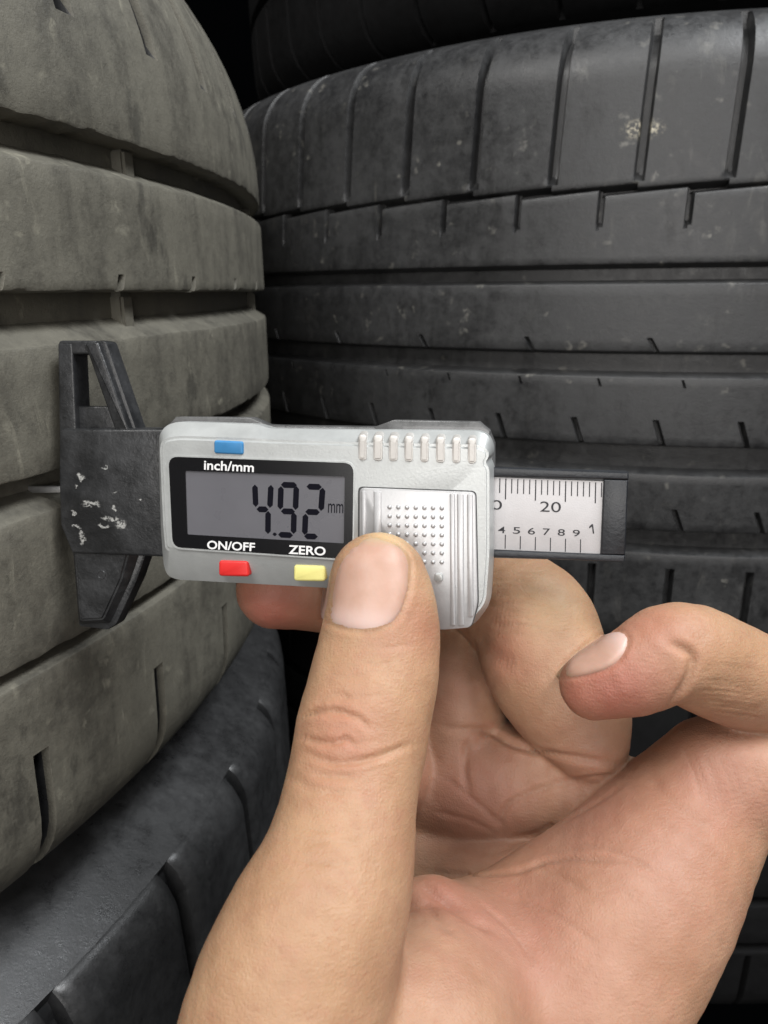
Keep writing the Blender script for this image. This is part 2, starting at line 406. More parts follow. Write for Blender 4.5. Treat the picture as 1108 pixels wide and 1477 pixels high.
def jaw_material():
    M = NT('scuffed_black_plastic'); o = M.obj()
    n = M.noise(o, 130, 5, 0.65)
    base = M.mix(M.ramp(n, 0.35, 0.7), (0.012, 0.0125, 0.0135), (0.034, 0.035, 0.037))
    sep = M.n('ShaderNodeSeparateXYZ'); M.l(o, sep.inputs[0])
    wob = M.n('ShaderNodeTexNoise', Scale=900.0, Detail=3.0); M.l(o, wob.inputs['Vector'])
    wsub = M.n('ShaderNodeVectorMath', operation='SUBTRACT'); M.l(wob.outputs['Color'], wsub.inputs[0]); wsub.inputs[1].default_value = (.5, .5, .5)
    wsc = M.n('ShaderNodeVectorMath', operation='SCALE', Scale=0.0022); M.l(wsub.outputs[0], wsc.inputs[0])
    wad = M.n('ShaderNodeVectorMath', operation='ADD'); M.l(o, wad.inputs[0]); M.l(wsc.outputs[0], wad.inputs[1])
    tot = None
    for px, py, a, b, rot in ((117, 688, 5, 5, 0), (110, 703, 1.6, 3.5, 0), (131, 727, 13, 3, -.25), (164, 734, 2.5, 2.5, 0), (108, 741, 4, 3, .8), (118, 775, 4.5, 9, -.5), (175, 757, 7, 6, 0),
                              (160, 748, 12, 2, -.6), (112, 760, 7, 2, .6), (164, 711, 4, 2, 0), (202, 721, 2, 2, 0), (151, 674, 6, 1.4, .3), (150, 759, 8, 2, .5)):
        u, v = g(px, py, 1.5)
        s1 = M.n('ShaderNodeVectorMath', operation='SUBTRACT'); M.l(wad.outputs[0], s1.inputs[0]); s1.inputs[1].default_value = (u * MM, v * MM, 0)
        mp = M.n('ShaderNodeMapping'); mp.inputs['Rotation'].default_value = (0, 0, rot)
        mp.inputs['Scale'].default_value = (1 / (a * .17 * MM), 1 / (b * .17 * MM), 0); M.l(s1.outputs[0], mp.inputs[0])
        ln = M.n('ShaderNodeVectorMath', operation='LENGTH'); M.l(mp.outputs[0], ln.inputs[0])
        k = M.ramp(ln.outputs['Value'], 1.15, 0.65)
        tot = k if tot is None else M.math('MAXIMUM', tot, k)
    tot = M.math('MULTIPLY', tot, M.ramp(M.noise(M.mapped(o, (1, 1.6, 1)), 1700, 4, .7), 0.40, 0.54))
    c = M.mix(tot, base, (0.40, 0.40, 0.385)); M.l(c, M.b.inputs['Base Color'])
    M.l(M.math('ADD', M.math('MULTIPLY', n, 0.3), 0.24), M.b.inputs['Roughness'])
    b1 = M.bump(M.noise(o, 1400, 4), 0.35, 0.0002); M.l(M.bump(M.noise(o, 260, 4), 0.4, 0.0006, b1), M.b.inputs['Normal'])
    return M.m
jaw_m = jaw_material()

gauge = bpy.data.objects.new('tread_depth_gauge', None); COL.objects.link(gauge)
gauge.matrix_world = CAMW @ GM
tag(gauge, 'silver and black digital tread depth gauge reading 4.92 mm, held in the hand', 'depth gauge')

def finish(name, bm, mat, parent, ang=35):
    bmesh.ops.recalc_face_normals(bm, faces=bm.faces[:])
    me = bpy.data.meshes.new(name); bm.to_mesh(me); bm.free(); smooth(me, ang)
    return link(name, me, mat, parent)

def poly_px(pts, n): return [g(x, y, n) for x, y in pts]

def rounded(pts, r, k=5):
    """round the corners of a polygon given in mm"""
    out = []; N = len(pts)
    for i in range(N):
        p0, p, p1 = Vector(pts[i - 1]), Vector(pts[i]), Vector(pts[(i + 1) % N])
        a, b = (p0 - p), (p1 - p); q = min(r, a.length * .48, b.length * .48)
        A, B = p + a.normalized() * q, p + b.normalized() * q
        for j in range(k + 1):
            t = j / k; out.append(tuple(A * (1 - t) ** 2 + p * 2 * t * (1 - t) + B * t * t))
    return out

def slab(name, pts, n0, n1, mat, parent=gauge, bev=0.25, segs=2, ang=35):
    """extruded polygon (mm) with its front edges bevelled"""
    bm = bmesh.new()
    lo = [bm.verts.new((x * MM, y * MM, n0 * MM)) for x, y in pts]; hi = [bm.verts.new((x * MM, y * MM, n1 * MM)) for x, y in pts]
    bm.faces.new(lo[::-1]); top = bm.faces.new(hi); N = len(pts)
    for i in range(N): bm.faces.new((lo[i], lo[(i + 1) % N], hi[(i + 1) % N], hi[i]))
    bmesh.ops.recalc_face_normals(bm, faces=bm.faces[:])
    if bev: bmesh.ops.bevel(bm, geom=list(top.edges), offset=bev * MM, segments=segs, affect='EDGES', profile=0.5)
    return finish(name, bm, mat, parent, ang)

def ring(name, outer, inner, n0, n1, mat, parent=gauge):
    """flat frame between two loops of the same length"""
    bm = bmesh.new(); N = len(outer)
    o0 = [bm.verts.new((x * MM, y * MM, n0 * MM)) for x, y in outer]; o1 = [bm.verts.new((x * MM, y * MM, n1 * MM)) for x, y in outer]
    i1 = [bm.verts.new((x * MM, y * MM, n1 * MM)) for x, y in inner]; i0 = [bm.verts.new((x * MM, y * MM, n0 * MM)) for x, y in inner]
    for k in range(N):
        j = (k + 1) % N
        for a, b in ((o0, o1), (o1, i1), (i1, i0)): bm.faces.new((a[k], a[j], b[j], b[k]))
    return finish(name, bm, mat, parent)

def loft(name, loops, mat, parent=gauge, bev=0.3, ang=30):
    bm = bmesh.new(); R_ = [[bm.verts.new((x * MM, y * MM, n * MM)) for x, y in pts] for pts, n in loops]; N = len(R_[0])
    for a, b in zip(R_, R_[1:]):
        for k in range(N): bm.faces.new((a[k], a[(k + 1) % N], b[(k + 1) % N], b[k]))
    bm.faces.new(R_[0][::-1]); top = bm.faces.new(R_[-1])
    bmesh.ops.recalc_face_normals(bm, faces=bm.faces[:])
    if bev: bmesh.ops.bevel(bm, geom=list(top.edges), offset=bev * MM, segments=2, affect='EDGES')
    return finish(name, bm, mat, parent, ang)

def text(name, string, quad, n0, n1, mat, parent=gauge, bold=0.0):
    """flat raised lettering fitted into the quad (TL, TR, BR, BL in photo pixels)"""
    cu = bpy.data.curves.new(name, 'FONT'); cu.body = string; cu.size = 1; cu.offset = bold; cu.resolution_u = 4
    to = bpy.data.objects.new(name, cu); COL.objects.link(to); bpy.context.view_layer.update()
    me = bpy.data.meshes.new_from_object(to.evaluated_get(bpy.context.evaluated_depsgraph_get()))
    bpy.data.objects.remove(to)
    V = np.array([v.co for v in me.vertices]); lo, hi = V.min(0), V.max(0)
    q = [np.array(g(x, y, n1)) for x, y in quad]
    for v in me.vertices:
        a = (v.co.x - lo[0]) / (hi[0] - lo[0]); b = (v.co.y - lo[1]) / (hi[1] - lo[1])
        P = (1 - b) * ((1 - a) * q[3] + a * q[2]) + b * ((1 - a) * q[0] + a * q[1])
        v.co = (P[0] * MM, P[1] * MM, n1 * MM)
    me.materials.clear()
    return link(name, me, mat, parent)

# black frame: jaws, beam, depth rod
jaw = slab('jaw_frame', poly_px([(84, 622), (92, 618), (240, 618), (240, 804), (103, 799), (86, 757), (84, 690)], 1.5), -4.5, 1.5, jaw_m, bev=0.7, segs=3)
slab('upper_jaw', rounded(poly_px([(126, 493), (152, 490), (198, 624), (164, 624)], -0.4), 1.0), -4.2, -0.4, jaw_m, bev=0.5)
slab('upper_jaw_rim', rounded(poly_px([(83, 494), (104, 495), (110, 626), (85, 626)], 1.0), .5, 3), -4.1, 1.0, jaw_m, bev=0.4, segs=3)
slab('upper_jaw_rim', rounded(poly_px([(121, 495), (140, 492), (188, 626), (167, 626)], 1.2), .7, 3), -1.2, 1.2, jaw_m, bev=0.55, segs=3)
slab('upper_jaw_rim', rounded(poly_px([(84, 491), (139, 491), (139, 511), (84, 511)], 0.9), .7, 3), -4.0, 0.9, jaw_m, bev=0.4, segs=3)
slab('upper_jaw_web', poly_px([(104, 586), (156, 586), (170, 624), (104, 624)], 0.3), -3.8, -0.3, jaw_m, bev=0.4)
slab('lower_jaw', rounded(poly_px([(102, 792), (212, 792), (196, 838), (166, 902), (153, 910), (112, 905)], -.5), .6), -4.2, -0.9, jaw_m, bev=0.5)
loft('lower_jaw_face', [(rounded(poly_px([(104, 792), (205, 792), (190, 836), (160, 900), (113, 902)], -.9), .6), -1.2),
                        (rounded(poly_px([(107, 790), (186, 790), (174, 836), (148, 893), (116, 895)], .9), .6), 0.9)], jaw_m, bev=0.35)
bm = bmesh.new(); u, v = g(146, 829, 0.95)
for k in range(20):
    a = 2 * math.pi * k / 20
    for q in range(6):
        b = 2 * math.pi * q / 6; rr = 0.85 + 0.14 * math.cos(b)
        bm.verts.new(((u + rr * math.cos(a)) * MM, (v + rr * math.sin(a)) * MM, (0.9 + 0.12 * math.sin(b)) * MM))
bm.verts.ensure_lookup_table()
for k in range(20):
    for q in range(6): bm.faces.new([bm.verts[i] for i in (k * 6 + q, (k + 1) % 20 * 6 + q, (k + 1) % 20 * 6 + (q + 1) % 6, k * 6 + (q + 1) % 6)])
finish('ring_mark', bm, jaw_m, jaw)
slab('depth_rod', poly_px([(40, 701), (100, 701), (100, 711), (40, 711)], -1.0), -2.0, -1.0, rod_m, bev=0.15)

beam = slab('beam', poly_px([(215, 660), (906, 682), (901, 810), (215, 790)], 0), -3.8, 0, blk, bev=0)
slab('beam_rail', poly_px([(600, 671), (907, 681), (907, 692), (600, 685)], 0.9), -.2, 0.9, blk, beam, bev=0.25)
slab('beam_rail', poly_px([(600, 790), (902, 801), (901, 811), (600, 799)], 0.9), -.2, 0.9, blk, beam, bev=0.25)
slab('beam_end', poly_px([(871, 691.6), (906.4, 692.4), (902, 800.6), (866.5, 800)], 0.9), -.2, 0.88, blk, beam, bev=0.25)
plate = slab('scale_plate', poly_px([(640, 685.5), (870.5, 694), (866, 799.2), (640, 789.5)], 0.3), -.1, 0.3, plate_m, beam, bev=0.05)
def tick(x, y0, y1, wd=1.5):
    return slab('tick_mark', poly_px([(x - wd / 2, y0), (x + wd / 2, y0), (x + wd / 2 - (y1 - y0) * .02, y1), (x - wd / 2 - (y1 - y0) * .02, y1)], 0.34), 0.30, 0.34, ink_m, plate, bev=0)
for i in range(-1, 17):
    x = 700 + (81 + 23.47 * i) / 2.716; y0 = 689.6 + (x - 712) * .042
    tick(x, y0, y0 + (30 if i % 5 == 0 else 21), 1.7 if i % 5 == 0 else 1.5)
for i in range(6):
    x = 700 + (79 + 59 * i) / 2.716; y1 = 790.5 + (x - 712) * .052
    tick(x, y1 - 19 - (0 if i else 1), y1, 1.4)
def quad(x0, y0, x1, y1, sl=0.04):
    d = (x1 - x0) * sl; return [(x0, y0), (x1, y0 + d), (x1 - .4, y1 + d), (x0 - .4, y1)]
for i, ch in enumerate('456789'):
    x = 700 + (65 + 58.5 * i) / 2.716; y = 759.2 + i * .95
    text('scale_numeral', ch, quad(x - 5.2, y, x + 5.2, y + 9.6), 0.3, 0.345, ink_m, plate, 0.004)
slab('scale_numeral', poly_px([(853.6, 756), (855.6, 756), (857.4, 769.5), (855.4, 769.7), (854.0, 759.6), (850.2, 762), (849.8, 760)], 0.345), 0.30, 0.345, ink_m, plate, bev=0)
text('scale_numeral', '20', quad(779.5, 723, 809.5, 738), 0.3, 0.345, ink_m, plate, 0.0)
text('scale_numeral', '10', quad(697.5, 720.5, 724.5, 734.5), 0.3, 0.345, ink_m, plate, 0.0)

# housing
H0 = [(229, 645), (230, 626), (239, 614), (256, 608), (372, 612), (388, 618), (540, 620), (690, 621), (705, 628), (711, 642), (711, 655), (706, 662), (712, 673), (712, 800), (707, 872), (684, 902), (640, 907), (560, 907), (530, 880), (512, 850), (256, 836), (242, 831), (236, 816), (232, 760)]
H1 = [(231, 650), (232, 640), (240, 634), (258, 631), (372, 635), (388, 636), (540, 641), (690, 644), (699, 648), (704, 654), (704, 660), (699, 667), (705, 677), (705, 800), (700, 868), (678, 895), (640, 899), (566, 899), (545, 870), (520, 809), (258, 794.5), (246, 793.5), (239, 790), (236, 760)]
hs = loft('housing', [(rounded(poly_px(H0, 2), 1.6, 3), -1.2), (rounded(poly_px(H0, 2), 1.6, 3), 2.0), (rounded(poly_px(H1, 5), 1.4, 3), 5.0)], silver, bev=0.45, ang=26)
B0 = [(232, 640), (236, 616), (252, 604), (360, 604), (382, 614), (540, 616), (566, 609), (686, 611), (704, 620), (712, 640), (712, 800), (705, 868), (682, 898), (560, 900), (512, 845), (250, 830), (238, 822)]
slab('back_cover', poly_px(B0, -1.3), -6.0, -1.3, back_m, bev=0.5)
slab('top_plate', poly_px([(236, 618), (250, 601.5), (358, 602.5), (382, 613), (410, 614), (410, 640), (240, 640)], -.4), -4.6, -1.25, back_m, bev=0.3)
slab('top_plate', poly_px([(538, 616), (566, 606), (690, 608.5), (706, 622), (706, 650), (538, 650)], -.4), -4.6, -1.25, back_m, bev=0.3)

# display
bz = rounded(poly_px([(243, 658.5), (510, 668), (508, 807), (249, 789)], 5.3), 1.9, 5)
lipo = rounded(poly_px([(240.5, 656), (512.5, 665.5), (510.5, 809.5), (246.5, 791.5)], 5.25), 2.1, 5)
sc_in = rounded(poly_px([(267, 679), (497.5, 687.5), (496, 784), (270, 771)], 5.3), 0.3, 5)
ring('bezel_lip', lipo, bz, 4.9, 5.22, silver, hs)
bezel = ring('display_bezel', bz, sc_in, 4.9, 5.30, bez_m)
lcd = slab('display_screen', sc_in, 4.8, 5.06, lcd_m, bev=0)
def seg(a, b, wd=8.8):
    za = lambda q: np.array((210 + q[0] / 3.4625, 580 + q[1] / 3.4625)); A, B = za(a), za(b)
    A, B = np.array(g(*A, 5.1)), np.array(g(*B, 5.1)); d = (B - A) / np.linalg.norm(B - A); nn = np.array((-d[1], d[0])); w2 = wd * .125 / 2
    A, B = A - d * .32, B + d * .32
    slab('display_segment', [tuple(A), tuple(A + d * w2 + nn * w2), tuple(B - d * w2 + nn * w2), tuple(B), tuple(B - d * w2 - nn * w2), tuple(A + d * w2 - nn * w2)], 5.06, 5.09, seg_m, lcd, bev=0)
for a, b in (((546, 420), (550, 515)), ((562, 535), (606, 536)), ((626, 422), (621, 520)), ((612, 552), (611, 650)),
             ((684, 413), (748, 415)), ((676, 428), (673, 528)), ((753, 428), (749, 530)), ((684, 545), (738, 547)), ((741, 560), (739, 650)), ((670, 662), (728, 665)),
             ((812, 422), (872, 424)), ((884, 436), (877, 535)), ((806, 548), (862, 550)), ((799, 566), (795, 655)), ((800, 670), (852, 672))):
    seg(a, b)
seg((642, 660), (648, 660), 5)
text('display_unit', 'mm', quad(473.5, 726, 495.5, 739.5), 5.06, 5.09, seg_m, lcd, 0.0)
text('button_legend', 'inch/mm', quad(294.5, 663.5, 366.5, 677.5, .05), 5.3, 5.33, white_m, bezel, 0.018)
text('button_legend', 'ON/OFF', quad(299, 779.5, 368, 792, .05), 5.3, 5.33, white_m, bezel, 0.022)
text('button_legend', 'ZERO', quad(416.5, 786, 470, 799, .05), 5.3, 5.33, white_m, bezel, 0.022)

# buttons
b = slab('button', rounded(poly_px([(308.5, 635), (350.5, 637), (350.5, 656), (308.5, 654)], 5.4), .5), 3.4, 5.45, blu_m, bev=0.35, segs=3); b['label'] = 'blue unit button above the display'
b = slab('button', rounded(poly_px([(314, 809), (356.5, 810), (358, 833), (314, 832)], 5.0), .7), 1.6, 4.7, red_m, bev=0.5, segs=3); b['label'] = 'red power button below the display'
b = slab('button', rounded(poly_px([(422.5, 815.5), (468, 817), (468, 840), (422.5, 839)], 5.0), .7), 1.6, 4.7, yel_m, bev=0.5, segs=3); b['label'] = 'pale yellow zero button below the display'

# grip tabs along the top
for i, (x0, x1) in enumerate(((516.5, 528.5), (538, 551.5), (560.5, 573.5), (583, 595.5), (606, 618), (628.5, 641.5), (652, 664), (674.5, 687))):
    y = 624 + i * .7
    loft('grip_tab', [(rounded(poly_px([(x0 - .5, y - 2), (x1 + .5, y - 2), (x1 + .5, y + 42), (x0 - .5, y + 42)], 4), .7), 2.2),
                      (rounded(poly_px([(x0, y + 3), (x1, y + 3), (x1, y + 40), (x0, y + 40)], 5.4), .7), 5.15),
                      (rounded(poly_px([(x0 + 1, y + 10), (x1 - 1, y + 10), (x1 - 1, y + 38), (x0 + 1, y + 38)], 5.7), .4), 5.5)], ridge_m, hs, bev=0.2)
# thumb panel
po = rounded(poly_px([(516.5, 701.5), (687.5, 708), (691, 872), (681, 905), (640, 908), (516, 902)], 5.05), 1.0)
slab('panel_seam', po, 4.7, 5.05, gap_m, hs, bev=0)
pan = slab('thumb_panel', rounded(poly_px([(518.3, 703.5), (685.8, 710), (689, 871), (679.5, 905.5), (640, 909), (518, 903)], 5.5), 1.0), 4.2, 5.45, silver2, bev=0.2)
for x0, x1 in ((521, 527.5), (538.5, 549.5), (648.5, 656), (659, 668.5), (673.5, 682)):
    y1 = 903 if x0 < 670 else 890
    slab('panel_ridge', rounded(poly_px([(x0, 708 + (x0 - 520) * .03), (x1, 708 + (x1 - 520) * .03), (x1 + 1, y1), (x0 + 1, y1)], 5.8), .25, 3), 5.3, 5.72, silver2, pan, bev=0.2)
bm = bmesh.new(); bmesh.ops.create_uvsphere(bm, u_segments=12, v_segments=8, radius=0.43 * MM)
for v_ in bm.verts: v_.co.z *= 0.75
dm = bpy.data.meshes.new('grip_dot'); bm.to_mesh(dm); bm.free(); smooth(dm, 180)
for i in range(7):
    for j in range(7):
        u, v = g(562 + 12.55 * i, 731.5 + 13 * j + .25 * i, 5.5)
        o = link('grip_dot', dm, silver2, pan); o.location = (u * MM, v * MM, 5.46 * MM)
slab('panel_nub', rounded(poly_px([(627, 827), (639, 827), (639, 839), (627, 839)], 5.8), .5), 5.3, 5.95, silver, pan, bev=0.25)

# ------------------------------------------------------------------ the hand (distance field -> one mesh, camera-space mm)
VOX = 0.43
class Limb:
    """a bent, tapering limb: pts = (px, py, depth mm, radius px)"""
    def __init__(s, pts, flat=1.0, axis=(0, 0, 1)):
        P = np.array([cpt(x, y, d) for x, y, d, r in pts]); Rr = np.array([r * d / F for x, y, d, r in pts])
        Q, W = [], []; n = len(P)
        for i in range(n - 1):      # resample smoothly (Catmull-Rom)
            p0, p1, p2, p3 = P[max(i - 1, 0)], P[i], P[i + 1], P[min(i + 2, n - 1)]
            r0, r1, r2, r3 = Rr[max(i - 1, 0)], Rr[i], Rr[i + 1], Rr[min(i + 2, n - 1)]
            for t in np.linspace(0, 1, 5 if i == n - 2 else 4, endpoint=(i == n - 2)):
                c = (-.5 * t + t * t - .5 * t ** 3, 1 - 2.5 * t * t + 1.5 * t ** 3, .5 * t + 2 * t * t - 1.5 * t ** 3, -.5 * t * t + .5 * t ** 3)
                Q.append(c[0] * p0 + c[1] * p1 + c[2] * p2 + c[3] * p3); W.append(c[0] * r0 + c[1] * r1 + c[2] * r2 + c[3] * r3)
        s.Q, s.W = np.array(Q), np.array(W)
        s.ax = np.array(axis, float); s.ax /= np.linalg.norm(s.ax); s.flat = flat
    def __call__(s, G, pad=9.0):
        f = np.full(len(G), 60.0, np.float32); m = s.W.max() + pad
        sel = np.where(((G > s.Q.min(0) - m) & (G < s.Q.max(0) + m)).all(1))[0]
        if not len(sel): return f
        sc = 1 / s.flat - 1; ax = s.ax.astype(np.float32)
        p = G[sel].astype(np.float32); p = p + np.outer(p @ ax, ax * np.float32(sc))
        Q = (s.Q + np.outer(s.Q @ s.ax, s.ax * sc)).astype(np.float32)
        best = np.full(len(p), 1e6, np.float32)
        for a, b, ra, rb in zip(Q, Q[1:], s.W, s.W[1:]):
            ab = b - a; pa = p - a; t = np.clip((pa @ ab) / (float(ab @ ab) + 1e-9), 0, 1).astype(np.float32)
            d = np.sqrt(np.einsum('ij,ij->i', pa, pa) - 2 * t * (pa @ ab) + t * t * np.float32(ab @ ab) + 1e-6) - (np.float32(ra) + np.float32(rb - ra) * t)
            np.minimum(best, d, out=best)
        f[sel] = best * (s.flat if s.flat < 1 else 1)
        return f
def smin(a, b, k):
    h = np.maximum(k - np.abs(a - b), 0) / k
    return np.minimum(a, b) - h * h * h * k / 6

def surface_nets(f, lo, h):
    nx, ny, nz = f.shape; ins = f < 0
    acc = np.zeros((nx - 1, ny - 1, nz - 1, 3), np.float32); cnt = np.zeros((nx - 1, ny - 1, nz - 1), np.float32)
    cs = [(0, 0, 0), (1, 0, 0), (0, 1, 0), (1, 1, 0), (0, 0, 1), (1, 0, 1), (0, 1, 1), (1, 1, 1)]
    sh = lambda A, c: A[c[0]:nx - 1 + c[0], c[1]:ny - 1 + c[1], c[2]:nz - 1 + c[2]]
    mixed = np.zeros((nx - 1, ny - 1, nz - 1), bool); s0 = sh(ins, cs[0])
    for c in cs[1:]: mixed |= sh(ins, c) != s0
    I = np.argwhere(mixed); vid = np.full(mixed.shape, -1, np.int64); vid[mixed] = np.arange(len(I))
    P = np.zeros((len(I), 3)); C = np.zeros(len(I))
    val = {c: f[I[:, 0] + c[0], I[:, 1] + c[1], I[:, 2] + c[2]] for c in cs}
    for a in cs:
        for k in range(3):
            if a[k]: continue
            b = tuple(a[j] + (j == k) for j in range(3)); va, vb = val[a], val[b]
            m = (va < 0) != (vb < 0); t = np.where(m, va / np.where(m, va - vb, 1), 0)
            q = np.array(a, float) + np.eye(3)[k] * t[:, None]
            P += q * m[:, None]; C += m
    P = (I + P / C[:, None]) * h + lo
    faces = []
    for k in range(3):
        a = [slice(None)] * 3; b = [slice(None)] * 3; a[k] = slice(0, -1); b[k] = slice(1, None)
        A, B = ins[tuple(a)], ins[tuple(b)]
        E_ = np.argwhere(A != B)
        i, j = [(1, 2), (2, 0), (0, 1)][k]
        E_ = E_[(E_[:, i] > 0) & (E_[:, j] > 0) & (E_[:, i] < f.shape[i] - 1) & (E_[:, j] < f.shape[j] - 1)]
        di, dj = np.eye(3, dtype=int)[i], np.eye(3, dtype=int)[j]
        q = [vid[tuple((E_ - o).T)] for o in (di + dj, dj, 0 * di, di)]
        q = np.stack(q, 1)
        inA = A[tuple(E_.T)]
        q = np.where(inA[:, None], q, q[:, ::-1]); faces.append(q)
    return P, np.concatenate(faces)

palm1 = Limb([(985, 1195, 139, 108), (930, 1290, 133, 126), (862, 1400, 128, 136), (760, 1570, 123, 150)])
palm2 = Limb([(760, 1400, 137, 120), (690, 1490, 129, 165), (600, 1620, 122, 190)])
ridge = Limb([(975, 1195, 141, 86), (900, 1247, 139, 90), (815, 1296, 138, 88), (735, 1325, 137, 70), (660, 1330, 136, 50)])
thenar = Limb([(618, 1330, 129, 62), (650, 1405, 125, 100), (600, 1520, 114, 170), (560, 1640, 110, 190)])
pads = Limb([(560, 1132, 173, 86), (690, 1134, 165, 92), (790, 1132, 158, 82), (880, 1145, 150, 60), (960, 1180, 144, 70)], flat=.9)
thumb = Limb([(546, 838, 130.5, 70), (551, 885, 129.5, 81), (543, 960, 127, 91), (524, 1050, 122, 96), (505, 1150, 117, 97), (486, 1250, 112, 112), (452, 1345, 107, 132), (420, 1440, 104, 146), (390, 1600, 100, 165)], flat=.86)
ring_p = Limb([(848, 1068, 149, 58), (828, 1022, 152, 80), (806, 990, 153, 87), (785, 950, 156, 90), (762, 893, 161, 88), (690, 845, 168, 70), (570, 800, 172, 60), (480, 780, 170, 52)])
mid_f = Limb([(660, 1095, 165, 60), (664, 1000, 168, 66), (650, 900, 178, 58), (560, 800, 180, 52)])
ind_f = Limb([(560, 1110, 162, 70), (560, 980, 172, 60), (560, 885, 175, 58), (470, 855, 168, 58), (398, 850, 164, 57)])
pink_p = Limb([(985, 1170, 141, 76), (1035, 1125, 139, 90), (1110, 1118, 139, 90), (1200, 1085, 142, 80), (1260, 1030, 144, 66)])
web = Limb([(580, 1200, 170, 70), (660, 1270, 160, 75), (760, 1290, 152, 80)])
pink_d = Limb([(1270, 1020, 143, 64), (1150, 1000, 139, 63), (1060, 974, 133, 74), (980, 941, 128, 73), (915, 969, 126, 62), (857, 989, 127, 49)])
def hand_field(G):
    f = smin(palm1(G), palm2(G), 10); f = smin(f, ridge(G), 7); f = smin(f, thenar(G), 9); f = smin(f, web(G), 3); f = smin(f, pads(G), 1.6)
    f = smin(f, pink_p(G), 4)
    for l, k in ((ring_p, 1.4), (mid_f, 1.2), (ind_f, 1.5), (pink_d, 1.0), (thumb, 5.0)): f = smin(f, l(G), k)
    return f
def sample_field(fn, lo, hi, h, ratio=5):
    """evaluate finely only near the surface found on a coarse grid"""
    lo = np.array(lo, float); H = h * ratio; n = np.ceil((np.array(hi) - lo) / H).astype(int) + 1
    ax = [lo[i] + H * np.arange(n[i]) for i in range(3)]
    co = fn(np.stack(np.meshgrid(*ax, indexing='ij'), -1).reshape(-1, 3)).reshape(n)
    fine = np.repeat(np.repeat(np.repeat(co, ratio, 0), ratio, 1), ratio, 2)   # node i covers fine i*ratio .. +ratio-1
    I = np.argwhere(np.abs(co) < H * 2.2)
    off = np.stack(np.meshgrid(*[np.arange(ratio)] * 3, indexing='ij'), -1).reshape(-1, 3)
    J = (I[:, None, :] * ratio + off[None]).reshape(-1, 3)
    fine[J[:, 0], J[:, 1], J[:, 2]] = fn(lo + h * J)
    return fine, lo
fld, flo = sample_field(hand_field, (-34, -96, -192), (86, 6, -78), VOX)
HV, HF = surface_nets(fld, flo, VOX)
# cut the far end of the arm off-frame: the grid border closes it
def relax(V, Fq, it, lam=.5):
    e = np.concatenate([Fq[:, [0, 1]], Fq[:, [1, 2]], Fq[:, [2, 3]], Fq[:, [3, 0]]]); e = np.concatenate([e, e[:, ::-1]])
    deg = np.bincount(e[:, 0], minlength=len(V))[:, None]
    for _ in range(it):
        S = np.stack([np.bincount(e[:, 0], V[e[:, 1], k], len(V)) for k in range(3)], 1) / np.maximum(deg, 1)
        V = V + lam * (S - V)
    return V
HV = relax(HV, HF, 6)
def normals(V, Fq):
    n = np.cross(V[Fq[:, 2]] - V[Fq[:, 0]], V[Fq[:, 3]] - V[Fq[:, 1]]); N = np.zeros_like(V)
    for k in range(4):
        for c in range(3): N[:, c] += np.bincount(Fq[:, k], n[:, c], len(V))
    return N / (np.linalg.norm(N, axis=1)[:, None] + 1e-9)
HN = normals(HV, HF)
if (HN * (HV - HV.mean(0))).sum() < 0: HF = HF[:, ::-1]; HN = -HN
bvh = BVHTree.FromPolygons([tuple(v) for v in HV], HF.tolist())
def cast(px, py):
    d = cpt(px, py, 1).normalized(); h = bvh.ray_cast(Vector((0, 0, 0)), d)
    return None if h[0] is None else np.array(h[0])
def path(pts, step=5):
    """points of the hand's skin along a crease"""
    out = []; pts = [np.array(p, float) for p in pts]; n = len(pts)
    for i in range(n - 1):
        p0, p1, p2, p3 = pts[max(i - 1, 0)], pts[i], pts[i + 1], pts[min(i + 2, n - 1)]
        k = max(2, int(np.linalg.norm(p2 - p1) / step))
        for t in np.linspace(0, 1, k, endpoint=False):
            q = .5 * (2 * p1 + (p2 - p0) * t + (2 * p0 - 5 * p1 + 4 * p2 - p3) * t * t + (3 * p1 - p0 - 3 * p2 + p3) * t ** 3)
            h = cast(*q)
            if h is not None: out.append(h)
    return np.array(out)
def near(pts, rad):
    from mathutils.kdtree import KDTree
    lo, hi = pts.min(0) - rad, pts.max(0) + rad
    idx = np.where(((HV > lo) & (HV < hi)).all(1))[0]
    d = np.full(len(idx), 1e9); tt = np.zeros(len(idx))
    for i, p in enumerate(pts):
        q = np.linalg.norm(HV[idx] - p, axis=1); m = q < d; d[m] = q[m]; tt[m] = i / max(1, len(pts) - 1)
    return idx, d, tt
DISP = np.zeros(len(HV))
def crease(pts, depth, wd, lip=0.0):
    P = path(pts)
    if len(P) < 2: return
    idx, d, t = near(P, wd * 4)
    taper = np.clip(np.minimum(t, 1 - t) * 5, 0.15, 1)
    DISP[idx] -= taper * depth * np.exp(-(d / wd) ** 2)
    if lip: DISP[idx] += taper * lip * np.exp(-((d - wd * 1.9) / wd) ** 2)
